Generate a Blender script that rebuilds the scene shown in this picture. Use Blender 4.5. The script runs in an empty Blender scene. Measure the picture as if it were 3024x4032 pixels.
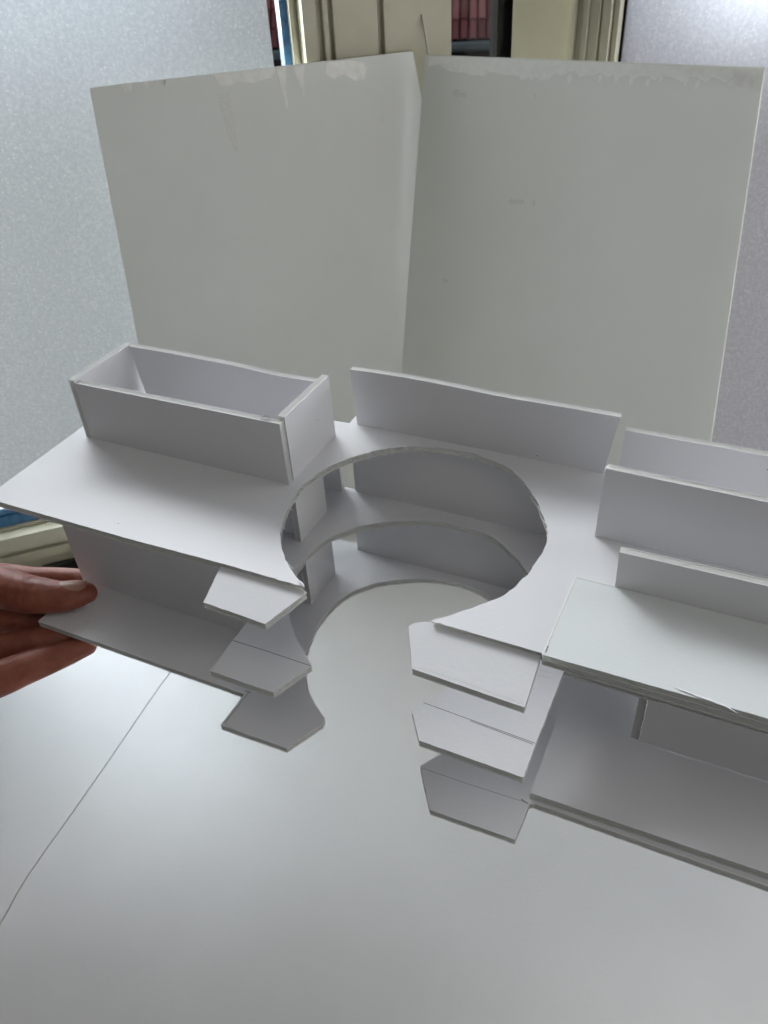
import bpy, bmesh, math, random
from mathutils import Vector, Matrix
from mathutils.geometry import tessellate_polygon
random.seed(7)
S = 0.011                      # metres per model unit (a foam sheet is 0.38 units, about 4 mm)
sc = bpy.context.scene
COL = sc.collection

# ------------------------------------------------------------------ camera
C = Vector((13.289, -24.516, 23.399))
R = ((0.90705, 0.41804, -0.04999), (0.21808, -0.56809, -0.79354), (-0.36013, 0.70888, -0.60646))
cam_d = bpy.data.cameras.new('camera'); cam = bpy.data.objects.new('camera', cam_d); COL.objects.link(cam)
m = Matrix.Identity(4)
for i in range(3):
    m[i][0] = R[0][i]; m[i][1] = -R[1][i]; m[i][2] = -R[2][i]; m[i][3] = C[i] * S
cam.matrix_world = m
cam_d.sensor_fit = 'VERTICAL'; cam_d.sensor_height = 36.0
cam_d.lens = 3132.85 / 4032 * 36
cam_d.clip_start = 0.02; cam_d.clip_end = 200
cam_d.dof.use_dof = True; cam_d.dof.focus_distance = 37 * S; cam_d.dof.aperture_fstop = 20.0
sc.camera = cam

# ------------------------------------------------------------------ world, lamps, exposure
w = bpy.data.worlds.new('World'); sc.world = w; w.use_nodes = True
w.node_tree.nodes['Background'].inputs[0].default_value = (1.0, 1.0, 0.97, 1)
w.node_tree.nodes['Background'].inputs[1].default_value = 0.075
sc.view_settings.view_transform = 'Standard'; sc.view_settings.look = 'None'
sc.view_settings.exposure = 0.0; sc.view_settings.gamma = 1.0
sc.cycles.use_denoising = True
sc.cycles.max_bounces = 12; sc.cycles.diffuse_bounces = 6

# the two window planes of the bay: a point on the sill line, the direction along it, the outward normal
P0 = Vector((-34.96, 5.62, 0)); DW = Vector((0.72, 0.694, 0)).normalized(); NW = Vector((-DW.y, DW.x, 0))
K = 1.3                       # everything behind the model stands this much farther off than the model's own depth
def far(p): return C + (Vector(p) - C) * K
P1 = Vector((-4.83, 34.66, 0)); DR = Vector((0.991, -0.134, 0)).normalized(); NR = Vector((-DR.y, DR.x, 0))

def lamp(name, pos, target, sx, sy, radiance, col):
    d = bpy.data.lights.new(name, 'AREA'); d.shape = 'RECTANGLE'; d.size = sx * S; d.size_y = sy * S
    d.energy = radiance * math.pi * d.size * d.size_y; d.color = col
    o = bpy.data.objects.new(name, d); COL.objects.link(o)
    o.location = Vector(pos) * S
    o.rotation_euler = (Vector(target) - Vector(pos)).to_track_quat('-Z', 'Y').to_euler()
    return o
# the sky outside each window, seen through the frosted film and over its top edge, then two added room fills
def far_lamp(name, at, az, el, dist, size, radiance, col):
    a_, e_ = math.radians(az), math.radians(el); at = Vector(at)
    p_ = at + Vector((math.cos(e_) * math.cos(a_), math.cos(e_) * math.sin(a_), math.sin(e_))) * dist
    return lamp(name, p_, at, size, size, radiance, col)
far_lamp('sky_over_left_film', (0, 4, 0), 139, 30, 200, 60, 30, (0.93, 0.97, 1.0))
far_lamp('sky_over_corner', (0, 4, 0), 116, 29, 200, 66, 11, (0.93, 0.97, 1.0))
far_lamp('low_sky_outside_left_window', (-38, 28, 4), 165, 12, 130, 60, 72, (1.0, 0.99, 0.95))
far_lamp('low_sky_outside_right_window', (30, 45, 0), 45, 4, 120, 60, 14, (1.0, 0.93, 0.90))
far_lamp('sky_outside_right_window', (20, 48, 0), 84, 17, 130, 70, 2.3, (0.95, 0.95, 1.0))
far_lamp('sky_over_right_film', (0, 4, 0), 30, 37, 200, 80, 1.6, (0.97, 0.98, 0.95))
far_lamp('room_fill_behind', (0, 0, 0), -60, 67, 150, 80, 1.1, (1.0, 0.97, 0.92))  # added fill lamp from the room side, no real window there
far_lamp('room_fill_right', (-6, 12, 4), -14, 9, 150, 80, 2.2, (1.0, 0.97, 0.94))  # added fill lamp for the boards and the box end, not a window

# ------------------------------------------------------------------ materials
def mat(name):
    x = bpy.data.materials.new(name); x.use_nodes = True
    n = x.node_tree.nodes; l = x.node_tree.links
    return x, n, l, n['Principled BSDF']
def node(n, t, **kw):
    o = n.new(t)
    for k, v in kw.items(): setattr(o, k, v)
    return o
def noise(n, l, vec, scale, detail=3, rough=0.55):
    o = node(n, 'ShaderNodeTexNoise'); o.inputs['Scale'].default_value = scale; o.inputs['Detail'].default_value = detail
    o.inputs['Roughness'].default_value = rough; l.new(vec, o.inputs['Vector']); return o
def ramp(n, l, fac, stops):
    r = node(n, 'ShaderNodeValToRGB'); e = r.color_ramp.elements
    while len(e) < len(stops): e.new(0.5)
    for a, (p, c) in zip(e, stops): a.position = p; a.color = (*c, 1)
    l.new(fac, r.inputs['Fac']); return r
def bump(n, l, h, strength, dist, prev=None):
    b = node(n, 'ShaderNodeBump'); b.inputs['Strength'].default_value = strength; b.inputs['Distance'].default_value = dist
    l.new(h, b.inputs['Height'])
    if prev is not None: l.new(prev.outputs['Normal'], b.inputs['Normal'])
    return b

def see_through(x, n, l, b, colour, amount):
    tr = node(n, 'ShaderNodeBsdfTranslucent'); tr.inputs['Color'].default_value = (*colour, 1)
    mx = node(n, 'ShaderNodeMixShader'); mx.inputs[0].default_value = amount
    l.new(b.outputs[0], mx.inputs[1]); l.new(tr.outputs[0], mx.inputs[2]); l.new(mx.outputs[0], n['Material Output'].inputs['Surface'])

def paper_mat(name, base, specks=True, bump_s=0.12, rough=0.5, spec=0.3, bscale=420, glow=0.0):
    x, n, l, b = mat(name)
    tc = node(n, 'ShaderNodeTexCoord').outputs['Object']
    lo = noise(n, l, tc, 22, 2)
    cr = ramp(n, l, lo.outputs['Fac'], [(0.3, tuple(c * 0.975 for c in base)), (0.7, base)])
    colr = cr.outputs['Color']
    if specks:
        v = node(n, 'ShaderNodeTexVoronoi'); v.inputs['Scale'].default_value = 52; l.new(tc, v.inputs['Vector'])
        d = node(n, 'ShaderNodeMath', operation='LESS_THAN'); d.inputs[1].default_value = 0.021; l.new(v.outputs['Distance'], d.inputs[0])
        sp = node(n, 'ShaderNodeSeparateColor'); l.new(v.outputs['Color'], sp.inputs[0])
        g = node(n, 'ShaderNodeMath', operation='GREATER_THAN'); g.inputs[1].default_value = 0.55; l.new(sp.outputs[0], g.inputs[0])
        mu = node(n, 'ShaderNodeMath', operation='MULTIPLY'); l.new(d.outputs[0], mu.inputs[0]); l.new(g.outputs[0], mu.inputs[1])
        m2 = node(n, 'ShaderNodeMath', operation='MULTIPLY'); m2.inputs[1].default_value = 0.8; l.new(mu.outputs[0], m2.inputs[0])
        mx = node(n, 'ShaderNodeMixRGB'); mx.inputs[2].default_value = (0.12, 0.12, 0.13, 1)
        l.new(m2.outputs[0], mx.inputs[0]); l.new(colr, mx.inputs[1]); colr = mx.outputs[0]
    l.new(colr, b.inputs['Base Color'])
    b.inputs['Roughness'].default_value = rough; b.inputs['Specular IOR Level'].default_value = spec
    f = noise(n, l, tc, bscale, 3)
    b1 = bump(n, l, f.outputs['Fac'], bump_s, 0.0006)
    f2 = noise(n, l, tc, 14, 1)
    b2 = bump(n, l, f2.outputs['Fac'], 0.35, 0.003, b1)
    l.new(b2.outputs['Normal'], b.inputs['Normal'])
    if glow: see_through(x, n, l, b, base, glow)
    return x

def simple(name, base, rough=0.5, spec=0.4, nscale=0, namt=0.15, bs=0.0, bscale=300):
    x, n, l, b = mat(name)
    tc = node(n, 'ShaderNodeTexCoord').outputs['Object']
    if nscale:
        f = noise(n, l, tc, nscale, 4)
        cr = ramp(n, l, f.outputs['Fac'], [(0.3, tuple(c * (1 - namt) for c in base)), (0.7, tuple(min(1, c * (1 + namt)) for c in base))])
        l.new(cr.outputs['Color'], b.inputs['Base Color'])
    else:
        b.inputs['Base Color'].default_value = (*base, 1)
    b.inputs['Roughness'].default_value = rough; b.inputs['Specular IOR Level'].default_value = spec
    if bs:
        h = noise(n, l, tc, bscale, 3)
        l.new(bump(n, l, h.outputs['Fac'], bs, 0.001).outputs['Normal'], b.inputs['Normal'])
    return x

PAPER = paper_mat('white_card', (0.70, 0.70, 0.718), glow=0.015)
PAPER_GREEN = paper_mat('white_card_cool', (0.675, 0.70, 0.698), glow=0.015)
CORE = simple('foam_core', (0.86, 0.86, 0.82), 0.7, 0.2, 900, 0.07, 0.5, 1400)
see_through(CORE, CORE.node_tree.nodes, CORE.node_tree.links, CORE.node_tree.nodes['Principled BSDF'], (0.93, 0.93, 0.88), 0.5)
SHEET = paper_mat('white_table_card', (0.72, 0.72, 0.705), False, 0.14, 0.40, 0.9, 330)
SHEET.node_tree.nodes['Principled BSDF'].inputs['Coat Weight'].default_value = 0.35
SHEET.node_tree.nodes['Principled BSDF'].inputs['Coat Roughness'].default_value = 0.36
BOARD = paper_mat('backdrop_card', (0.73, 0.75, 0.71), False, 0.10, 0.45, 0.4, 300, 0.0)
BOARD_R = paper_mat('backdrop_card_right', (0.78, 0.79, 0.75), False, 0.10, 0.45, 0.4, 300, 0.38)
TORN = simple('torn_paper', (0.88, 0.885, 0.84), 0.6, 0.2, 200, 0.04)
GLUE_EDGE = simple('glue_and_lit_edge', (0.82, 0.82, 0.78), 0.3, 0.5, 160, 0.08)  # dried glue, also the painted bright line on the raised sheet's edges
PENCIL = simple('pencil', (0.20, 0.20, 0.21), 0.6, 0.3, 900, 0.4)
SMUDGE = simple('pencil_smudge', (0.70, 0.71, 0.66), 0.5, 0.3, 700, 0.10)
CREAM = simple('cream_paint', (0.46, 0.435, 0.325), 0.35, 0.5, 30, 0.05, 0.1, 60)
BLUE = simple('blue_paint', (0.035, 0.15, 0.31), 0.35, 0.5, 160, 0.45, 0.3, 150)
BLACK = simple('black_rubber', (0.002, 0.002, 0.003), 0.8, 0.03)
DARKBOX = simple('dark_fill', (0.022, 0.028, 0.024), 0.5, 0.3)
ROD = simple('grey_metal', (0.45, 0.43, 0.37), 0.5, 0.4)
GUTTER = simple('gutter_zinc', (0.24, 0.30, 0.33), 0.5, 0.4, 3, 0.2)
HWALL = simple('dark_brick', (0.025, 0.018, 0.018), 0.8, 0.2, 2, 0.4)

def tile_mat():
    x, n, l, b = mat('roof_tile_clay')
    oi = node(n, 'ShaderNodeObjectInfo')
    r = ramp(n, l, oi.outputs['Random'], [(0.0, (0.26, 0.06, 0.065)), (0.5, (0.48, 0.14, 0.15)), (1.0, (0.72, 0.27, 0.26))])
    l.new(r.outputs['Color'], b.inputs['Base Color']); b.inputs['Roughness'].default_value = 0.6
    return x
TILE = tile_mat()

def film_mat(name, forward, tint):
    x, n, l, b = mat(name)
    n.remove(b); out = n['Material Output']
    tc = node(n, 'ShaderNodeTexCoord').outputs['Object']
    f1 = noise(n, l, tc, 330, 3, 0.7)
    f2 = noise(n, l, tc, 9, 2)
    v = node(n, 'ShaderNodeTexVoronoi'); v.inputs['Scale'].default_value = 380; l.new(tc, v.inputs['Vector'])
    r1 = ramp(n, l, f1.outputs['Fac'], [(0.30, (0.62, 0.665, 0.735)), (0.52, (0.70, 0.745, 0.81)), (0.72, (0.83, 0.87, 0.92))])
    sp = node(n, 'ShaderNodeSeparateColor'); l.new(v.outputs['Color'], sp.inputs[0])
    g = node(n, 'ShaderNodeMath', operation='GREATER_THAN'); g.inputs[1].default_value = 0.80; l.new(sp.outputs[0], g.inputs[0])
    d = node(n, 'ShaderNodeMath', operation='LESS_THAN'); d.inputs[1].default_value = 0.34; l.new(v.outputs['Distance'], d.inputs[0])
    mu = node(n, 'ShaderNodeMath', operation='MULTIPLY'); l.new(g.outputs[0], mu.inputs[0]); l.new(d.outputs[0], mu.inputs[1])
    ms = node(n, 'ShaderNodeMath', operation='MULTIPLY'); l.new(mu.outputs[0], ms.inputs[0]); l.new(f2.outputs['Fac'], ms.inputs[1])
    mx = node(n, 'ShaderNodeMixRGB'); mx.inputs[2].default_value = (1, 1, 1, 1)
    l.new(ms.outputs[0], mx.inputs[0]); l.new(r1.outputs['Color'], mx.inputs[1])
    tn = node(n, 'ShaderNodeMixRGB', blend_type='MULTIPLY'); tn.inputs[0].default_value = 1; tn.inputs[2].default_value = (1, tint, tint * 0.98, 1); l.new(mx.outputs[0], tn.inputs[1])
    tr = node(n, 'ShaderNodeBsdfTranslucent'); l.new(tn.outputs[0], tr.inputs['Color'])
    rf_ = node(n, 'ShaderNodeBsdfRefraction'); rf_.inputs['Roughness'].default_value = 0.48; rf_.inputs['IOR'].default_value = 1.4
    l.new(mx.outputs[0], rf_.inputs['Color'])
    ms2 = node(n, 'ShaderNodeMixShader'); ms2.inputs[0].default_value = forward
    l.new(tr.outputs[0], ms2.inputs[1]); l.new(rf_.outputs[0], ms2.inputs[2])
    df = node(n, 'ShaderNodeBsdfDiffuse'); df.inputs['Color'].default_value = (0.55, 0.54, 0.52, 1)
    ms3 = node(n, 'ShaderNodeMixShader'); ms3.inputs[0].default_value = 0.12
    l.new(ms2.outputs[0], ms3.inputs[1]); l.new(df.outputs[0], ms3.inputs[2])
    l.new(ms3.outputs[0], out.inputs['Surface'])
    return x
FILM = film_mat('frosted_film', 0.90, 1.0); FILM_WARM_LIGHT = film_mat('frosted_film_warm_light', 0.76, 0.9)  # second film's tint paints in the warm light from outside

def glass_mat():
    x, n, l, b = mat('clear_glass')
    n.remove(b); out = n['Material Output']
    t = node(n, 'ShaderNodeBsdfTransparent'); t.inputs['Color'].default_value = (0.93, 0.95, 0.94, 1)
    g = node(n, 'ShaderNodeBsdfGlossy'); g.inputs['Roughness'].default_value = 0.02
    k = node(n, 'ShaderNodeMixShader'); k.inputs[0].default_value = 0.005
    l.new(t.outputs[0], k.inputs[1]); l.new(g.outputs[0], k.inputs[2]); l.new(k.outputs[0], out.inputs['Surface'])
    return x
GLASS = glass_mat()

def skin_mat():
    x, n, l, b = mat('skin')
    tc = node(n, 'ShaderNodeTexCoord').outputs['Object']
    f = noise(n, l, tc, 90, 4)
    r = ramp(n, l, f.outputs['Fac'], [(0.3, (0.21, 0.058, 0.034)), (0.55, (0.28, 0.088, 0.054)), (0.75, (0.34, 0.122, 0.08))])
    l.new(r.outputs['Color'], b.inputs['Base Color'])
    b.inputs['Roughness'].default_value = 0.48; b.inputs['Specular IOR Level'].default_value = 0.4
    b.inputs['Subsurface Weight'].default_value = 0.25; b.inputs['Subsurface Radius'].default_value = (0.004, 0.0012, 0.0006)
    b.inputs['Subsurface Scale'].default_value = 1.0
    h = noise(n, l, tc, 700, 4)
    l.new(bump(n, l, h.outputs['Fac'], 0.25, 0.0006).outputs['Normal'], b.inputs['Normal'])
    return x
SKIN = skin_mat()
NAIL = simple('nail', (0.36, 0.19, 0.13), 0.35, 0.4)
NAILTIP = simple('nail_tip', (0.85, 0.78, 0.70), 0.25, 0.5)

# ------------------------------------------------------------------ object helpers
ZERO = Vector((0, 0, 0))
def link(name, me, mats, parent=None, base=ZERO):
    for x in mats: me.materials.append(x)
    o = bpy.data.objects.new(name, me); COL.objects.link(o)
    if parent is not None: o.parent = parent
    else: o.location = Vector(base) * S
    return o
def tag(o, label=None, cat=None, group=None, kind=None):
    for k, v in (('label', label), ('category', cat), ('group', group), ('kind', kind)):
        if v: o[k] = v
    return o
def empty(name, base, label, cat, group=None):
    o = bpy.data.objects.new(name, None); COL.objects.link(o); o.location = Vector(base) * S; o.empty_display_size = 0.02
    o['base'] = [0, 0, 0]; del o['base']
    return tag(o, label, cat, group)
BASE = {}
def base_of(o):
    b = Vector((0, 0, 0))
    while o is not None:
        b += o.location; o = o.parent
    return b / S

def finish(bm, name, mats, parent, base):
    bmesh.ops.recalc_face_normals(bm, faces=bm.faces)
    b = base_of(parent) if parent is not None else Vector(base)
    for v in bm.verts: v.co = (v.co - b) * S
    me = bpy.data.meshes.new(name); bm.to_mesh(me); bm.free()
    return link(name, me, mats, parent, base)

def densify(p, step):
    out = []
    for i in range(len(p)):
        a = Vector(p[i]); b = Vector(p[(i + 1) % len(p)]); k = max(1, int((b - a).length / step))
        for j in range(k): out.append(a.lerp(b, j / k))
    return out
def inset(p, i):
    n = len(p); a = p[(i - 1) % n]; b = p[(i + 1) % n]; t = (b - a)
    if t.length < 1e-9: return Vector((0, 0))
    t.normalize(); return Vector((-t.y, t.x))
def area(p):
    return 0.5 * sum(p[i][0] * p[(i + 1) % len(p)][1] - p[(i + 1) % len(p)][0] * p[i][1] for i in range(len(p)))

def plate(name, pts, fr, t=0.38, parent=None, base=ZERO, mats=None, step=0.3, rough=0.02, skin=0.035, warp=None, hole=None):
    """A foam sheet: outline pts (u, v), face at depth 0, back at depth t; two paper skins with a ragged foam core between."""
    fr = fr if callable(fr) else FR[fr]
    mats = mats or [PAPER, CORE]
    p = [Vector(q[:2]) for q in pts]
    if area(p) < 0: p.reverse()
    p = densify(p, step); n = len(p)
    nin = [inset(p, i) for i in range(n)]
    rv = [rough if not hole or (q_ - Vector((0.9, 2.6))).length > 7.0 else hole for q_ in p]    # the round cut is the most ragged
    jo = [random.uniform(-0.5, 0.5) * r_ for r_ in rv]
    rings = [(0, 0), (skin, 0), (skin * 1.1, 1), (t * 0.5, 2), (t - skin * 1.1, 1), (t - skin, 0), (t, 0)]
    bm = bmesh.new(); R_ = []
    for d, k in rings:
        ring = []
        for i in range(n):
            off = jo[i] * 0.6 + (0 if k == 0 else 0.012 + random.random() * rv[i] * 0.9)
            q_ = p[i] + nin[i] * off
            dd = d + (random.uniform(-1, 1) * rv[i] * 0.5 if k == 2 else 0)
            c = Vector(fr(q_.x, q_.y, dd))
            if warp: c = warp(c)
            ring.append(bm.verts.new(c))
        R_.append(ring)
    for k in range(len(R_) - 1):
        for i in range(n):
            f = bm.faces.new((R_[k][i], R_[k][(i + 1) % n], R_[k + 1][(i + 1) % n], R_[k + 1][i]))
            f.material_index = 1 if k in (1, 2, 3, 4) else 0
    tris = tessellate_polygon([[Vector((*(q_ + nin[i] * jo[i] * 0.6), 0)) for i, q_ in enumerate(p)]])
    for a, b, c in tris:
        for ring in (R_[0], R_[-1]):
            try: bm.faces.new((ring[a], ring[b], ring[c])).material_index = 0
            except ValueError: pass
    return finish(bm, name, mats, parent, base)

def lying(z): return lambda u, v, d: (u, v, z - d)                 # sheet lying flat, top at z
def facing(y): return lambda u, v, d: (u, y + d, v)                # wall across the model, face towards -y
def endwise(x): return lambda u, v, d: (x - d, u, v)               # wall along y, face towards +x
def tilted(z, y0, k): return lambda u, v, d: (u, v, z + (v - y0) * k - d)
FR = {}

def rect(a, b, c, d): return [(a, c), (b, c), (b, d), (a, d)]

def arc(cx, cy, r, a0, a1, n):
    return [(cx + r * math.cos(math.radians(a0 + (a1 - a0) * i / n)), cy + r * math.sin(math.radians(a0 + (a1 - a0) * i / n))) for i in range(n + 1)]

def smooth(p, k=4):
    """Catmull-Rom through an open row of points."""
    out = []
    for i in range(len(p) - 1):
        a = Vector(p[max(i - 1, 0)]); b = Vector(p[i]); c = Vector(p[i + 1]); d = Vector(p[min(i + 2, len(p) - 1)])
        for j in range(k):
            t = j / k
            out.append(tuple(0.5 * ((2 * b) + (c - a) * t + (2 * a - 5 * b + 4 * c - d) * t * t + (3 * b - a - 3 * c + d) * t ** 3)))
    out.append(tuple(p[-1])); return out

def ribbon(name, pts, fr, wd, mats, parent, lift=0.006, th=0.004):
    """A thin drawn line lying on a sheet."""
    p = [Vector(q_) for q_ in pts]; bm = bmesh.new(); L = []
    for i, c in enumerate(p):
        t = (p[min(i + 1, len(p) - 1)] - p[max(i - 1, 0)]).normalized(); nn = Vector((-t.y, t.x)) * wd * 0.5
        L.append([bm.verts.new(fr(*(c + nn), -lift)), bm.verts.new(fr(*(c - nn), -lift)), bm.verts.new(fr(*(c - nn), -lift + th)), bm.verts.new(fr(*(c + nn), -lift + th))])
    for a, b in zip(L, L[1:]):
        for k in range(4): bm.faces.new((a[k], a[(k + 1) % 4], b[(k + 1) % 4], b[k]))
    bm.faces.new(L[0]); bm.faces.new(L[-1])
    return finish(bm, name, mats, parent, ZERO)

def boxes(name, lst, fr, mats, parent=None, base=ZERO, bevel=0.0):
    """Blocks given as (u0,u1,v0,v1,d0,d1) in the frame fr, joined into one part."""
    bm = bmesh.new()
    for u0, u1, v0, v1, d0, d1 in lst:
        vs = [bm.verts.new(fr(u, v, d)) for d in (d0, d1) for v in (v0, v1) for u in (u0, u1)]
        for f in ((0, 1, 3, 2), (4, 5, 7, 6), (0, 1, 5, 4), (2, 3, 7, 6), (0, 2, 6, 4), (1, 3, 7, 5)):
            bm.faces.new([vs[i] for i in f])
    if bevel: bmesh.ops.bevel(bm, geom=bm.edges[:], offset=bevel, segments=2, affect='EDGES', profile=0.6)
    return finish(bm, name, mats, parent, base)

# ------------------------------------------------------------------ the table and its two sheets of card
ZT = C.z - K * 39.7; Z1 = -4.6; Z0 = -9.296
WOOD = simple('table_wood', (0.35, 0.27, 0.19), 0.5, 0.4, 20, 0.2)
def Lw(s, e=0.0): v = far(P0 + DW * s - NW * e); return (v.x, v.y)      # a point on the left window line, e units into the room
def Rw(s, e=0.0): v = far(P1 + DR * s - NR * e); return (v.x, v.y)
tb = plate('tabletop', [Lw(-34, 3), Lw(38, 3), Rw(4, 3), Rw(55, 3), (55, -60), (-60, -60)], lying(ZT - 0.11), 2.4, None, ZERO, [WOOD, WOOD], 8, 0.0)
tag(tb, 'wooden tabletop under the white card sheets', None, None, 'structure')
K_ = K
seam = smooth([(C.x + (x - C.x) * K_, C.y + (y - C.y) * K_) for x, y in [(-16.25, 2.5), (-16.18, 0.86), (-15.98, -1.55), (-15.62, -4.42), (-15.3, -7.13), (-15.12, -8.69), (-14.62, -13.53), (-14.13, -15.66), (-13.7, -18), (-12.4, -30)]], 8)
sj = [(x + random.uniform(-.015, .015), y) for x, y in seam]
right_sheet = sj + [(-19.0, -60), (52, -60), Rw(48, 4), Rw(4, 4), Lw(36, 4), Lw(25, 4)]
left_sheet = [(x - 0.09, y) for x, y in sj][::-1] + [Lw(24.6, 4), Lw(-34, 4), (-56, -60), (-19.1, -60)]
o = plate('card_sheet', right_sheet, lying(ZT), 0.10, None, (10, -5, ZT), [SHEET, SHEET], 0.8, 0.004, 0.02)
tag(o, 'large white card sheet under the model, filling most of the table', 'card sheet', 'card sheets on the table')
o = plate('card_sheet', left_sheet, lying(ZT - 0.015), 0.085, None, (-25, -8, ZT), [SHEET, SHEET], 0.8, 0.004, 0.02)
tag(o, 'white card sheet below the hand, left of the seam', 'card sheet', 'card sheets on the table')

# ------------------------------------------------------------------ the two backdrop boards
def board_frame(org, dh, up):
    org, dh, up = Vector(org), Vector(dh), Vector(up); nb = dh.cross(up).normalized()
    if nb.y < 0: nb = -nb
    return lambda u, v, d: tuple(far(org + dh * u + up * v + nb * d))
upL = (Vector((0, 0, 1)) * math.cos(math.radians(5)) + NW * math.sin(math.radians(5)))
upR = (Vector((0, 0, 1)) * math.cos(math.radians(8.6)) + NR * math.sin(math.radians(8.6)))
fL = board_frame((-9.19, 27.68, 16.02), DW, upL); fR = board_frame((-8.25, 27.35, 15.90), DR, upR)
bl = empty('backdrop_board', (-24, 33, ZT), 'white backdrop board with glue drips along its top edge, leaning by the left window', 'foam board', 'backdrop boards leaning at the windows')
plate('board_sheet', [(-19.6, -.05), (0, 0), (0.4, -2.5), (2.8, -32.4), (-21.5, -32.4)], fL, 0.42, bl, mats=[BOARD, CORE], step=0.5, rough=0.02)
br = empty('backdrop_board', (-2, 33, ZT), 'white backdrop board with a dented top right corner, leaning by the right window', 'foam board', 'backdrop boards leaning at the windows')
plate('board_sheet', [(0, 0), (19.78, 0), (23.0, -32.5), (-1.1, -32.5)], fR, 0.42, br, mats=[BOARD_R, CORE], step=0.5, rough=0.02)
def patch(name, pts, fr, m, parent, lift=0.02):
    return plate(name, pts, lambda u, v, d: fr(u, v, d - lift), lift * 0.9, parent, mats=[m, m], step=0.2, rough=0.03, skin=0.003)
# dried glue along the top of the left board, with drips running down
patch('glue_smear', [(-12.5, -.08), (-12.4, -.6), (-11.8, -.75), (-11.2, -.6), (-10.2, -.72), (-9.1, -.55), (-8.8, -.2), (-8.9, -.06), (-10.8, -.06)], fL, GLUE_EDGE, bl)
patch('glue_drip', [(-8.75, -.1), (-8.62, -1.0), (-8.42, -2.3), (-8.34, -2.3), (-8.3, -1.0), (-8.15, -.1)], fL, GLUE_EDGE, bl)
patch('glue_drip', [(-7.75, -.1), (-7.5, -.8), (-7.28, -1.7), (-7.22, -1.7), (-7.15, -.8), (-7.0, -.1)], fL, GLUE_EDGE, bl)
patch('glue_smear', [(-5.6, -.06), (-5.75, -.7), (-5.3, -1.0), (-4.6, -.8), (-3.9, -1.25), (-3.3, -1.2), (-3.1, -.6), (-3.3, -.3), (-4.2, -.1)], fL, GLUE_EDGE, bl)
patch('glue_drip', [(-12.55, -1.1), (-12.3, -3.4), (-12.0, -4.4), (-11.8, -4.3), (-11.7, -2.6), (-11.8, -1.1)], fL, SMUDGE, bl, 0.012)
for k in range(9):
    u = random.uniform(-19, -6); patch('glue_fleck', [(u, -.06), (u + .1, -.3 - random.random() * .3), (u + .25, -.3), (u + .3, -.06)], fL, GLUE_EDGE, bl, 0.03)
# torn paper strip along the top of the right board
ts = [(0.3, -.07)] + [(0.3 + i * 0.38, -random.uniform(.5, .85) - (.25 if 4 < i < 22 else 0)) for i in range(49)] + [(18.2, -.07)]
patch('torn_strip', ts, fR, TORN, br, 0.03)
for k in range(16):
    u = random.uniform(4, 18); v = -random.uniform(.3, .9); patch('torn_fleck', [(u, v), (u + .12, v - .3), (u + .26, v - .05), (u + .2, v + .2)], fR, TORN, br, 0.04)
# dented corner
patch('dented_corner', [(18.0, -.75), (18.6, -.3), (19.2, -.15), (19.45, -.25), (19.6, -1.0), (18.9, -1.15)], lambda u, v, d: fR(u, v, d - max(0, (u - 18)) * 0.05), GLUE_EDGE, br, 0.05)
for u, v, a, b in ((2.4, -2.0, .35, .25), (2.9, -2.05, .25, .18), (6.9, -7.8, .35, .16), (7.4, -7.75, .3, .16), (8.3, -7.75, .12, .2), (2.5, -13.4, .25, .14), (7.6, -1.9, .07, .12)):
    patch('pencil_smudge', [(u + a * math.cos(t * 1.05), v + b * math.sin(t * 1.05)) for t in range(6)], fR, SMUDGE, br, 0.01)
for u, v, a, b in ((-13.6, -2.2, .08, .05), (-2.3, -3.6, .12, .3), (-2.3, -10.6, .09, .1), (-6.0, -11, .05, .05)):
    patch('pencil_smudge', [(u + a * math.cos(t * 1.05), v + b * math.sin(t * 1.05)) for t in range(6)], fL, SMUDGE, bl, 0.01)

# ------------------------------------------------------------------ the bay windows
def frL(u, v, d): q_ = P0 + DW * u - NW * d; return tuple(far((q_.x, q_.y, v)))   # u along, v height, d into the room
def frR(u, v, d): q_ = P1 + DR * u - NR * d; return tuple(far((q_.x, q_.y, v)))
TOPZ = 23
def pane(name, bxx, fr, parent, film=None):
    """A glass pane with frosted film on its room side."""
    o = boxes(name, [bxx], fr, [GLASS, film or FILM], parent)
    nin = Vector(fr(0, 0, 1)) - Vector(fr(0, 0, 0))
    for f in o.data.polygons:
        if f.normal.dot(nin) > 0.9: f.material_index = 1
    return o
wl = empty('window', far((P0.x, P0.y, -13)), 'left window of frosted film with a blue outer frame and cream mouldings', 'window', 'bay windows')
pane('frosted_pane', (-45, 25.45, -11.4, 20.9, -0.45, -0.15), frL, wl)
boxes('clear_pane', [(25.47, 26.15, -11.4, 22, -0.4, -0.25)], frL, [GLASS], wl)
boxes('blue_bar', [(26.2, 26.68, -11.5, TOPZ, -1.4, -0.3)], frL, [BLUE], wl, bevel=0.08)
boxes('blue_rail', [(-45, 26.0, -12.0, -11.45, -1.0, -0.1), (-45, 26.0, -12.95, -12.05, -0.9, 0.05)], frL, [BLUE], wl, bevel=0.1)
boxes('glazing_bead', [(26.65, 26.95, -12.9, TOPZ, -0.25, 0.35), (26.98, 27.12, -12.9, TOPZ, -0.25, 0.15)], frL, [CREAM], wl, bevel=0.05)
boxes('stile', [(27.15, 28.0, -13.2, TOPZ, -0.3, 1.45), (28.0, 28.35, -13.2, TOPZ, -0.3, 1.15), (28.35, 28.68, -13.2, TOPZ, -0.3, 1.6), (28.68, 29.0, -13.2, TOPZ, -0.3, 1.05), (29.0, 31.8, -13.2, TOPZ, -0.3, 1.5), (31.8, 32.2, -13.2, TOPZ, -0.3, 1.05), (32.2, 36.68, -13.2, TOPZ, -0.3, 1.5)], frL, [CREAM], wl, bevel=0.07)
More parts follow.
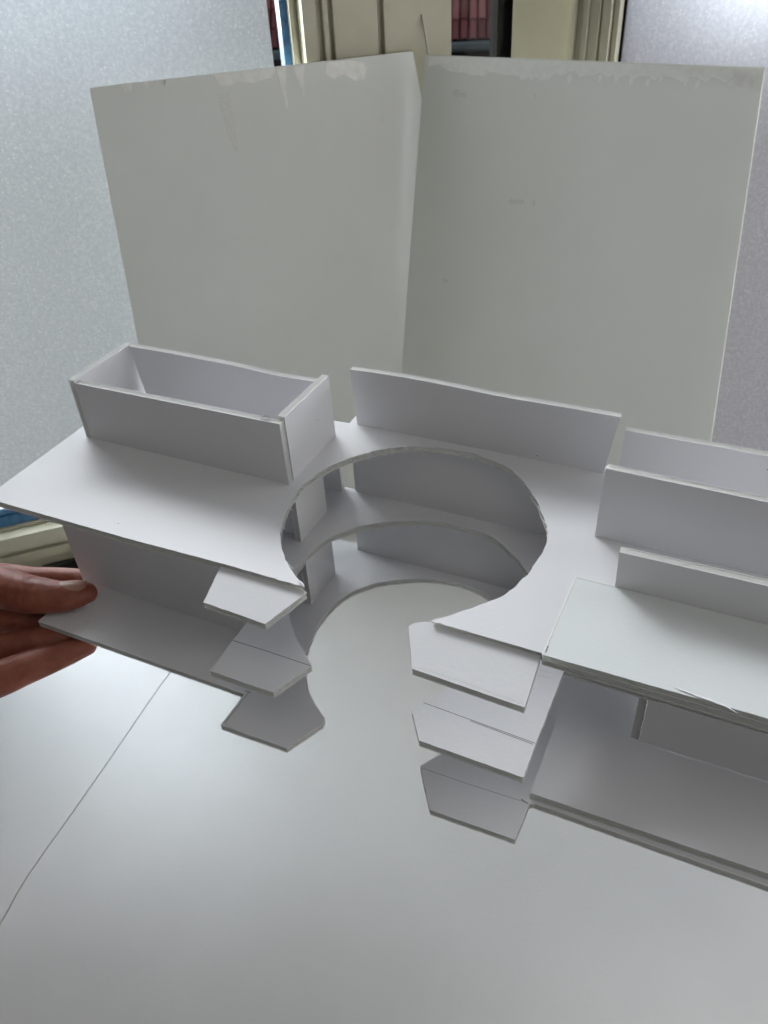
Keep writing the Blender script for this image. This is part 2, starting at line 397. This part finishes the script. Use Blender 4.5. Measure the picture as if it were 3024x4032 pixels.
boxes('bottom_rail', [(-45, 27.1, -13.2, -12.98, -0.3, 0.3), (-45, 27.1, -14.5, -13.25, -0.3, 1.35), (-45, 27.1, -14.85, -14.5, -0.3, 1.1), (-45, 27.1, -15.8, -14.85, -0.3, 1.35)], frL, [CREAM], wl, bevel=0.08)
boxes('sill_panel', [(-45, 36.6, -20, -15.8, -0.3, 1.2)], frL, [CREAM], wl)
ws = empty('window', far((P0.x + 28, P0.y + 27, -13)), 'narrow clear slit between the cream frames, showing a red tiled roof', 'window', 'bay windows')
boxes('clear_pane', [(36.4, 42.4, -13, 22, -0.09, -0.03)], frL, [GLASS], ws)
boxes('black_post', [(40.62, 42.4, -13, TOPZ, -1.2, -0.1)], frL, [BLACK], ws)
boxes('sill_panel', [(36.7, 42, -20, -13, -0.3, 0.6)], frL, [CREAM], ws)
wr = empty('window', far((P1.x + 20, P1.y - 3, -13)), 'right window of frosted film with cream mouldings and a black seal', 'window', 'bay windows')
e = 0.5
boxes('stile', [(0.0 + e, 4.0 + e, -13.2, TOPZ, -0.3, 1.5), (4.0 + e, 4.32 + e, -13.2, TOPZ, -0.3, 1.85), (4.32 + e, 4.7 + e, -13.2, TOPZ, -0.3, 1.35), (4.7 + e, 5.05 + e, -13.2, TOPZ, -0.3, 1.55), (5.05 + e, 5.7 + e, -13.2, TOPZ, -0.3, 1.25)], frR, [CREAM], wr, bevel=0.07)
boxes('glazing_bead', [(5.75 + e, 6.35 + e, -12.9, TOPZ, -0.3, 1.1), (6.38 + e, 6.75 + e, -12.9, TOPZ, -0.3, 0.75)], frR, [CREAM], wr, bevel=0.1)
boxes('black_seal', [(6.95, 7.36, -12.9, TOPZ, -0.5, 0.02)], frR, [BLACK], wr)
pane('frosted_pane', (7.37, 55, -12.6, 20.9, -0.45, -0.15), frR, wr, FILM_WARM_LIGHT)
boxes('bottom_rail', [(7.2, 55, -15.8, -12.6, -0.3, 1.35)], frR, [CREAM], wr, bevel=0.08)
boxes('sill_panel', [(0.5, 55, -20, -15.8, -0.3, 1.2)], frR, [CREAM], wr)
rw = boxes('wall', [(-60, -2.2, -20, 60, -3, 1.0)], frL, [simple('white_plaster', (0.7, 0.68, 0.62), 0.8, 0.2, 40, 0.03)]); tag(rw, 'unseen plastered wall added beside the left window to shade the table', None, None, 'structure')  # out of view, added to keep window light off the table's left
o = boxes('dark_block', [(2.1, 6.5, -18.6, -16.35, 1.35, 1.9)], frL, [DARKBOX], None, far((-32, 8, -17)), bevel=0.08)  # plain dark block put where the panel shows a dark gap
tag(o, 'dark block filling a dark gap in the cream panel just behind the fingertips', 'box')
# thin rod standing up behind the right board
def tube(bm, pts, seg=10):
    prev = None
    for i, (c, r) in enumerate(pts):
        c = Vector(c); a = Vector(pts[max(i - 1, 0)][0]); b = Vector(pts[min(i + 1, len(pts) - 1)][0]); t = (b - a).normalized()
        x = t.orthogonal().normalized()
        if prev is not None:
            x = (prev - t * prev.dot(t)).normalized()
        prev = x; y = t.cross(x)
        ring = [bm.verts.new(c + (x * math.cos(2 * math.pi * k / seg) + y * math.sin(2 * math.pi * k / seg)) * r) for k in range(seg)]
        if i: 
            for k in range(seg): bm.faces.new((last[k], last[(k + 1) % seg], ring[(k + 1) % seg], ring[k]))
        else: bm.faces.new(ring[::-1])
        last = ring
    bm.faces.new(last)
bm = bmesh.new(); tube(bm, [(far(p_), r_ * K) for p_, r_ in (((-8.93, 28.6, 17.9), .05), ((-8.92, 28.6, 17.85), .065), ((-8.35, 28.25, 15.6), .065), ((-8.15, 28.1, 14.6), .06))])
o = finish(bm, 'rod', [ROD], None, far((-8, 28.8, 15))); tag(o, 'thin grey rod sticking up behind the right backdrop board', 'rod')

# ------------------------------------------------------------------ the bright overcast sky outside the windows
sky_m = bpy.data.materials.new('sky_glow'); sky_m.use_nodes = True; n_ = sky_m.node_tree.nodes; n_.remove(n_['Principled BSDF'])
em = n_.new('ShaderNodeEmission'); em.inputs['Color'].default_value = (0.82, 0.90, 1.0, 1); em.inputs['Strength'].default_value = 0.62
sky_m.node_tree.links.new(em.outputs[0], n_['Material Output'].inputs['Surface'])
bm = bmesh.new(); G_ = []
for i in range(25):
    az_ = math.radians(15 + 190 * i / 24)
    G_.append([bm.verts.new((3000 * math.cos(az_) * math.cos(math.radians(e_)), 3000 * math.sin(az_) * math.cos(math.radians(e_)), 3000 * math.sin(math.radians(e_)))) for e_ in range(-4, 53, 4)])
for a, b in zip(G_, G_[1:]):
    for k in range(len(a) - 1): bm.faces.new((a[k], b[k], b[k + 1], a[k + 1]))
tag(finish(bm, 'sky', [sky_m], None, (0, 0, 0)), 'pale overcast sky beyond the windows', None, None, 'structure')

# ------------------------------------------------------------------ the house outside
hx = Vector((0.942, 0.336, 0)); hn = Vector((0.336, -0.942, 0)); E0 = Vector((-584, 1657, -195))
ups = -hn * math.cos(math.radians(52)) + Vector((0, 0, 1)) * math.sin(math.radians(52)); nr = hx.cross(ups).normalized()
if nr.dot(hn) < 0: nr = -nr
def frH(u, v, d): return tuple(E0 + hx * u + ups * v - nr * d)
def frHw(u, v, d): return tuple(E0 + hx * u + Vector((0, 0, 1)) * v - hn * d)
hs = empty('neighbour_house', (E0.x, E0.y, E0.z - 400), 'house across the street with a red tiled roof and grey gutter', 'house')
boxes('wall', [(-620, 320, -420, -12, 30, 260)], frHw, [HWALL], hs)
rf = boxes('roof', [(-640, 340, 0, 420, 4, 16)], frH, [HWALL], hs)
boxes('gutter', [(-640, 340, -16, -1, -18, 6)], frHw, [GUTTER], hs, bevel=4)
TW, TL = 17.0, 39.0
bm = bmesh.new(); NN = 8; prof = [(TW * 0.86 * (i / NN - 0.5), 6.0 * math.sin(math.pi * i / NN) ** 0.8) for i in range(NN + 1)]
A_ = []; B_ = []
for x, h in prof:
    A_.append(bm.verts.new((hx * x + nr * (h + 3.0)) * S)); B_.append(bm.verts.new((hx * x + ups * TL * 1.1 + nr * h) * S))
C_ = [bm.verts.new((hx * x + nr * (h + 0.8)) * S) for x, h in prof]
for i in range(NN):
    bm.faces.new((A_[i], A_[i + 1], B_[i + 1], B_[i])); bm.faces.new((A_[i], A_[i + 1], C_[i + 1], C_[i]))
me = bpy.data.meshes.new('tile'); bm.to_mesh(me); bm.free(); me.materials.append(TILE)
for row in range(5):
    for c in list(range(-27, -15)) + list(range(-5, 8)):
        o = bpy.data.objects.new('tile', me); COL.objects.link(o); o.parent = rf
        o.location = (Vector(frH(c * TW, row * TL + random.uniform(-1, 1), -random.uniform(0, .6))) - base_of(rf)) * S

# ------------------------------------------------------------------ the card model of a building
M_ = empty('architectural_model', (0, 2, Z0), 'white foam card model of a building with three floors and a round courtyard', 'architectural model')
t = 0.38
hole_top = smooth([(4.27, -3.15), (5.69, -1.67), (6.48, -0.65), (6.95, 0.47), (7.2, 1.89), (7.29, 3.02), (7.11, 4.17), (6.44, 5.54), (5.41, 7.05), (4.06, 8.4), (2.33, 9.04), (1.16, 9.22), (-1.02, 8.92), (-2.77, 8.08), (-4.2, 6.65), (-4.83, 5.66), (-5.16, 4.87), (-5.37, 4.01), (-5.45, 2.94), (-5.33, 1.87), (-5.03, 0.88), (-4.66, -0.13), (-4.29, -0.82), (-3.51, -1.77), (-2.97, -2.33), (-2.32, -2.83), (-1.63, -3.28)], 3)
top = hole_top + [(-5.8, -3.3), (-11.2, -3.45), (-20.48, -3.5), (-20.5, -2.5), (-20.58, 3.96), (-20.6, 9.5), (-6.85, 9.65), (-5.95, 9.71), (-5.96, 10.55), (24, 10.4), (24, -3.42), (9.03, -3.4), (8.9, -3.15)]
d2 = plate('floor_plate', top, lying(0), t, M_, rough=0.03, step=0.2, hole=0.13); tag(d2, 'top floor plate with the round courtyard cut out')
mid_hole = arc(.717, 2.418, 6.27, -51, 33, 16)[1:] + [(5.92, 6.12)]
mh = smooth([(5.92, 6.12), (4.78, 7.2), (3.18, 8.3), (1.45, 8.57), (-0.42, 8.44), (-2.12, 7.79), (-3.09, 7.26), (-4.2, 6.36), (-4.88, 5.48), (-5.39, 4.51), (-5.62, 3.4), (-5.47, 1.3), (-4.48, -0.87), (-3.77, -1.79), (-2.93, -2.61), (-2.09, -3.27), (-1.57, -3.7)], 3)
mid = mid_hole[:-1] + mh + [(-2.41, -5.77), (-5.84, -5.8), (-5.92, -3.73), (-5.95, 1.0), (-20.6, 1.0), (-20.6, 9.6), (-5.9, 9.65), (24, 9.7), (24, .47), (9.28, .47), (9.21, -3.91), (9.21, -5.67), (4.67, -5.63), (3.75, -4.3), (3.85, -3.95), (4.42, -3.4)]
d1 = plate('floor_plate', mid, lying(Z1), t, M_, rough=0.03, step=0.22, hole=0.10); tag(d1, 'middle floor plate with two pointed arms')
bh = smooth([(3.17, 8.45), (2.32, 8.77), (0.86, 8.94), (-0.61, 8.72), (-1.5, 8.37), (-3.19, 7.38), (-3.98, 6.69), (-4.62, 5.8), (-5.08, 4.58), (-5.23, 3.16), (-5.2, 2.31), (-4.98, 1.26), (-4.77, 0.46), (-4.46, -0.17), (-3.84, -1.14), (-3.3, -1.87), (-2.84, -2.29), (-1.69, -3.06)], 3)
bot = arc(.9, 2.55, 6.07, -46, 66, 20) + bh + [(-1.66, -3.4), (-2.62, -5.38), (-6.45, -5.48), (-6.42, -3.3), (-14.21, -3.33), (-20.86, -3.37), (-20.9, 10.0), (24, 10.0), (24, -3.55), (9.38, -3.62), (9.18, -3.7), (9.1, -5.63), (5.12, -5.75), (3.82, -3.78)]
d0 = plate('floor_plate', bot, lying(Z0), t, M_, rough=0.03, step=0.22, hole=0.07); tag(d0, 'bottom floor plate reaching out to the hand')
# arms of the top storey, glued on a step lower
aR = plate('terrace_flap', [(4.22, -3.03), (8.88, -3.12), (8.97, -5.5), (4.36, -5.36), (3.42, -3.52), (3.61, -3.3), (3.87, -3.12)], tilted(-.2, -3.1, 0.15), 0.34, M_, rough=0.02)
aL = plate('terrace_flap', [(-6.03, -3.29), (-1.66, -3.26), (-1.47, -3.34), (-2.38, -5.42), (-5.62, -5.33)], tilted(-.2, -3.1, 0.15), 0.34, M_, rough=0.05)
# raised sheets of the right wing
pT = plate('raised_sheet', [(9.12, 1.27), (9.03, -3.52), (24, -3.4), (24, 1.27)], lying(.32), 0.315, M_, mats=[PAPER_GREEN, CORE], rough=0.035)
ribbon('lit_edge', [(9.03, -3.5), (9.07, -1.2), (9.12, 1.26)], lying(.32), 0.05, [GLUE_EDGE], pT, 0.012, 0.01); ribbon('lit_edge', [(9.12, 1.25), (9.9, 1.26), (10.7, 1.26)], lying(.32), 0.04, [GLUE_EDGE], pT, 0.012, 0.01)  # pale ribbons paint the bright lit edge of the raised sheet
pB = plate('raised_sheet', [(9.13, 1.12), (9.08, -3.45), (24, -3.2), (24, 1.2)], lying(-8.85), 0.44, M_, rough=0.03)
# walls on the roof
wm = plate('wall', smooth([(-5.66, 3.42), (-3.4, 3.5), (-1.29, 3.5), (1.2, 3.42), (3.27, 3.36), (6, 3.38), (8.87, 3.35)], 3) + [(8.43, 0.005), (-5.47, 0.005)], facing(9.75), t, M_); tag(wm, 'long wall behind the courtyard')
plate('wall', [(9.21, 2.89), (24, 2.85), (24, 0.005), (9.17, 0.005)], facing(9.43), t, M_)
plate('wall', [(9.23, 3.76), (24, 3.55), (24, 0.005), (9.17, 0.005)], facing(4.64), t, M_)
plate('wall', [(10.69, 2.18), (24, 2.26), (24, 0.005), (10.76, 0.005)], facing(1.28), t, M_)
# open box on the roof
bx = empty('roof_box', (-13, 5.5, 0), None, None); bx.parent = M_; bx.location = (Vector((-13, 5.5, 0)) - base_of(M_)) * S
plate('side_panel', [(-19.14, 3.52), (-6.16, 3.62), (-6.1, 0.005), (-19.14, 0.005)], facing(3.16), t, bx)
plate('side_panel', [(3.16, 3.68), (8.04, 3.68), (8.1, 0.005), (3.14, 0.005)], endwise(-19.16), t, bx)
plate('side_panel', smooth([(-19.08, 3.68), (-16, 3.7), (-12, 3.66), (-9, 3.52), (-6.5, 3.58)], 3) + [(-6.5, 0.005), (-18.55, 0.005)], facing(7.64), t, bx)
plate('side_panel', [(3.58, 3.78), (8.2, 3.76), (8.3, 0.005), (3.62, 0.005)], endwise(-6.1), t, bx)
# walls between the storeys
plate('wall', [(-5.85, Z1 + .005), (-5.82, -t - .005), (9.0, -t - .005), (9.0, Z1 + .005)], facing(9.5), t, M_)
plate('wall', [(-6.03, Z0 + .005), (-6.03, Z1 - t - .005), (9.0, Z1 - t - .005), (9.0, Z0 + .005)], facing(9.8 - .3), t, M_)
plate('wall', [(-20.82, Z0 + .005), (-20.82, -t - .005), (-6.6, -t - .005), (-6.6, Z0 + .005)], facing(0.5), t, M_)
for zb, za, dy, dx in ((Z1, -t, 0, 0), (Z0, Z1 - t, -.1, .15)):
    plate('wall', [(4.05 + dy, zb + .005), (4.05 + dy, za - .005), (7.1 + dy, za - .005), (7.1 + dy, zb + .005)], endwise(-6.5 + dx), t, M_)
    plate('wall', [(-14, zb + .005), (-14, za - .005), (-6.9 + dx, za - .005), (-6.9 + dx, zb + .005)], facing(4.5 + dy), t, M_)
plate('wall', [(-14, Z1 + .005), (-14, -t - .005), (-6.62, -t - .005), (-6.55, Z1 + .005)], facing(9.15), t, M_)
# right wing, lower storey
plate('wall', [(1.25, -8.845), (1.25, Z1 - t - .005), (9, Z1 - t - .005), (9, -8.845)], endwise(13.0), t, M_)
plate('wall', [(13.03, -8.845), (13.03, Z1 - t - .005), (24, Z1 - t - .005), (24, -8.845)], facing(1.22), t, M_)
boxes('lintel_strip', [(9.6, 24, Z1 - t - 0.36, Z1 - t - 0.01, 0, .5)], facing(0.75), [PAPER], M_)
# pencil lines
PL = 0.035
ribbon('pencil_line', [(-5.9, -3.75), (-4, -3.72), (-1.6, -3.74)], lying(Z1), PL, [PENCIL], d1)
ribbon('pencil_line', [(4.08, -3.72), (6.4, -3.8), (9.18, -3.91)], lying(Z1), PL * .8, [PENCIL], d1)
ribbon('pencil_line', [(6.3, -3.86), (7.8, -3.93), (9.1, -3.99)], lying(Z1), PL * .7, [PENCIL], d1)
ribbon('pencil_line', [(3.95, -3.86), (6.4, -3.82), (9.1, -3.7)], lying(Z0), PL * .5, [PENCIL], d0)
ribbon('pencil_line', [(8.75, -3.62), (8.95, -3.7), (9.12, -3.72)], lying(Z0), PL * 1.6, [PENCIL], d0)
ribbon('pencil_line', [(-6.3, -5.3), (-6.27, -4.2), (-6.25, -3.0)], lying(Z0), PL * .7, [PENCIL], d0)
ribbon('pencil_line', [(-6.5, -3.1), (-6.1, -3.12)], lying(Z0), PL * .8, [PENCIL], d0)
ribbon('pencil_line', [(4.6, -5.2), (6.5, -5.25), (8.85, -5.36)], tilted(-.2, -3.1, 0.15), PL * .45, [SMUDGE], aR)
ribbon('pencil_line', [(9.1, -3.35), (9.1, -3.0)], lying(.32), PL * 1.2, [PENCIL], pT)
for k in range(5):
    x = 8.3 + random.uniform(-.3, .4); y = -0.1 + random.uniform(-.25, .25)
    ribbon('pencil_line', [(x, y), (x + random.uniform(.15, .5), y + random.uniform(-.05, .1))], lying(Z1), PL * .4, [SMUDGE], d1)
ribbon('pencil_line', [(10, Z1 - t * .62), (17, Z1 - t * .66), (24, Z1 - t * .6)], facing(.465), PL * .6, [PENCIL], d1)
# curls of torn paper on the front edge of the raised sheet, and along the courtyard cut
def curl(x, y, z, L, h, wd, parent, ang=0.0):
    bm = bmesh.new(); ca, sa = math.cos(ang), math.sin(ang); n_ = 8; A_, B_ = [], []
    for i in range(n_ + 1):
        f = i / n_; px = (f - .3) * L; ww = wd * math.sin(math.pi * (0.08 + 0.88 * f)) * random.uniform(.7, 1.2); hz = h * math.sin(math.pi * f) ** 1.5
        A_.append(bm.verts.new((x + px * ca - ww * sa, y + px * sa + ww * ca, z + hz * .3 + 0.005))); B_.append(bm.verts.new((x + px * ca + ww * sa * .5, y + px * sa - ww * ca * .8, z + hz + 0.01)))
    for i in range(n_): bm.faces.new((A_[i], A_[i + 1], B_[i + 1], B_[i]))
    ex = bmesh.ops.extrude_face_region(bm, geom=bm.faces[:]); bmesh.ops.translate(bm, vec=(0, 0, -0.012), verts=[v for v in ex['geom'] if isinstance(v, bmesh.types.BMVert)])
    return finish(bm, 'paper_curl', [PAPER], parent, ZERO)
curl(14.7, -3.38, .32, 1.5, .05, .07, pT, -.1); curl(15.5, -3.46, .31, .8, .07, .06, pT, -.3); curl(14.1, -3.3, .32, .9, .03, .05, pT, -.12)
curl(-4.75, -0.3, -.02, 1.6, .03, .05, d2, 1.9); curl(-5.3, 2.6, -.02, .8, .06, .06, d2, 1.5); curl(-1.9, -3.1, .0, .5, .07, .08, d2, -.6)
for k in range(26):
    i = random.randrange(20, 76); x, y = hole_top[i]
    curl(x, y, -random.uniform(.02, .3), random.uniform(.15, .5), .03, .05, d2, random.random() * 3)
curl(-7.2, 3.4, 3.6, .6, .22, .02, bx, .3)
curl(-5.9, -5.35, Z0, .7, .05, .06, d0, -.2)

# ------------------------------------------------------------------ the hand
HB = Vector((-30, -8, -11))
def blob_mesh(chains, seg=14):
    bm = bmesh.new()
    for ch in chains:
        pts = []
        for i in range(len(ch) - 1):
            a, b = ch[i], ch[i + 1]; p_, n_ = ch[max(i - 1, 0)], ch[min(i + 2, len(ch) - 1)]
            for j in range(5):
                f = j / 5
                def cr(k_):
                    A, B, Cc, D = p_[k_], a[k_], b[k_], n_[k_]
                    return .5 * (2 * B + (Cc - A) * f + (2 * A - 5 * B + 4 * Cc - D) * f * f + (3 * B - A - 3 * Cc + D) * f ** 3)
                pts.append(((cr(0), cr(1), cr(2)), cr(3)))
        pts.append((tuple(ch[-1][:3]), ch[-1][3]))
        # rounded tip
        c0 = Vector(pts[-2][0]); c1 = Vector(pts[-1][0]); dr = (c1 - c0).normalized(); r = pts[-1][1]
        for a_ in (25, 50, 70, 84): pts.append((tuple(c1 + dr * r * math.sin(math.radians(a_)) * .9), r * math.cos(math.radians(a_))))
        tube(bm, pts, seg)
    return bm
ZF = -10.42
thumb = [(-33.5, -12.5, -10.4, 2.0), (-30, -7.6, -9.4, 1.85), (-27, -4.2, -8.7, 1.6), (-24.4, -2.75, -8.35, 1.36), (-23.1, -2.55, -8.35, 1.22), (-22.0, -2.42, -8.35, 1.16), (-20.9, -2.15, -8.33, 1.06), (-20.0, -1.8, -8.36, .93), (-19.3, -1.3, -8.42, .78), (-18.95, -.85, -8.5, .62)]
index = [(-33, -9, -10.4, 1.6), (-30.5, -3.2, -10.3, 1.2), (-27.9, -.5, -10.5, .92), (-25.6, .3, -10.55, .80), (-23.9, .9, -10.5, .76), (-22.3, 1.35, -10.45, .73), (-20.0, 1.9, -10.45, .68), (-18.6, 2.2, -10.4, .55)]
middle = [(-33, -11, -10.6, 1.7), (-29.5, -5.6, -10.7, 1.3), (-26.5, -3.9, -10.75, .98), (-24.3, -3.2, -10.62, .9), (-22.5, -2.5, -10.55, .86), (-21, -1.8, -10.5, .8), (-18.6, -.5, -10.45, .74), (-17.2, .2, -10.38, .6)]
ring = [(-32.5, -13, -10.7, 1.7), (-28, -8.6, -11, 1.35), (-25, -6.6, -11.0, 1.02), (-22.8, -5.1, -10.75, .96), (-21.4, -4.15, -10.62, .92), (-20.1, -3.35, -10.55, .84), (-18.4, -2.0, -10.46, .76), (-17.0, -1.1, -10.38, .6)]
pinky = [(-32, -15, -10.8, 1.6), (-27, -12.6, -11.1, 1.25), (-23.4, -9.6, -10.95, 1.1), (-21.0, -6.95, -10.65, 1.06), (-20.1, -5.9, -10.52, .98), (-19.3, -4.85, -10.5, .9), (-18.55, -3.95, -10.5, .76), (-17.75, -3.0, -10.5, .55)]
palm = [(-40, -24, -10.8, 2.6), (-36, -17, -10.7, 2.5), (-32.5, -11.5, -10.5, 2.4), (-30, -7, -10.6, 1.7)]
palm2 = [(-36, -18, -10.9, 2.4), (-31.5, -13, -10.9, 2.1), (-28.5, -9.5, -11, 1.6)]
bm = blob_mesh([thumb, index, middle, ring, pinky, palm, palm2])
bmesh.ops.recalc_face_normals(bm, faces=bm.faces)
for v in bm.verts: v.co = (v.co - HB) * S
me = bpy.data.meshes.new('hand_raw'); bm.to_mesh(me); bm.free()
tmp = bpy.data.objects.new('hand_raw', me); COL.objects.link(tmp)
rm = tmp.modifiers.new('r', 'REMESH'); rm.mode = 'VOXEL'; rm.voxel_size = 0.11 * S
sm_ = tmp.modifiers.new('s', 'SMOOTH'); sm_.iterations = 6; sm_.factor = 0.5
dg = bpy.context.evaluated_depsgraph_get(); hm = bpy.data.meshes.new_from_object(tmp.evaluated_get(dg)); hm.name = 'hand'
bpy.data.objects.remove(tmp)
tA = Vector((-23.0, -2.5, -8.35)); tdir = (Vector((-20.0, -1.8, -8.36)) - tA).normalized()
NRM = [Vector(v.normal) for v in hm.vertices]
for v, nv in zip(hm.vertices, NRM):
    c = v.co / S + HB
    top_side = max(0, min(1, (c.z + 8.6) * 1.6))
    s_ = (c - tA).dot(tdir); wob = 0.08 * math.sin(c.y * 5)
    if -9.9 < c.z and c.x > -26:                                    # creases over the thumb joint
        dpt = sum(a_ * math.exp(-((s_ + wob - k_) / .085) ** 2) for k_, a_ in ((0.55, .06), (.80, .11), (1.02, .06), (1.28, .12), (1.5, .06), (.2, .03)))
        swell = .07 * math.exp(-((s_ - 1.0) / .8) ** 2)
        v.co += nv * (swell - dpt) * top_side * S
    elif c.x > -25.5:
        for ax in (-22.9, -20.4):                                   # finger joints
            v.co -= nv * .035 * math.exp(-((c.x - c.y * .35 - ax - 1.2) / .09) ** 2) * S
hm.polygons.foreach_set('use_smooth', [True] * len(hm.polygons)); hm.materials.append(SKIN)
hand = bpy.data.objects.new('hand', hm); COL.objects.link(hand); hand.location = HB * S
tag(hand, "bare left hand pinching the model's bottom floor plate between thumb and fingers", 'hand')
# thumbnail: a curved plate over the end of the thumb
def nail(name, c, ax, up, L, Wd, r, m_, parent):
    ax = Vector(ax).normalized(); up = Vector(up); up = (up - ax * up.dot(ax)).normalized(); sd = ax.cross(up); bm = bmesh.new(); G = []
    nu, nv = 12, 10
    for i in range(nu + 1):
        f = i / nu * 2 - 1; row = []
        wd = Wd * max(0.05, (1 - max(0, abs(f) - .35) ** 2 * 1.6)) * (0.9 + .1 * f)
        for j in range(nv + 1):
            g = j / nv * 2 - 1; a_ = g * wd / r
            row.append(bm.verts.new(Vector(c) + ax * (f * L) + sd * math.sin(a_) * r + up * ((math.cos(a_) - 1) * r - .10 * max(0, f) ** 2 - .05 * max(0, -f))))
        G.append(row)
    for i in range(nu):
        for j in range(nv): bm.faces.new((G[i][j], G[i + 1][j], G[i + 1][j + 1], G[i][j + 1]))
    ex = bmesh.ops.extrude_face_region(bm, geom=bm.faces[:]); bmesh.ops.translate(bm, vec=-up * .08, verts=[v for v in ex['geom'] if isinstance(v, bmesh.types.BMVert)])
    o = finish(bm, name, [m_], parent, ZERO)
    o.data.polygons.foreach_set('use_smooth', [True] * len(o.data.polygons)); return o
nail('thumbnail', (-19.6, -1.36, -7.50), (1, .72, -.16), (.05, .10, 1), .98, .60, .76, NAIL, hand)
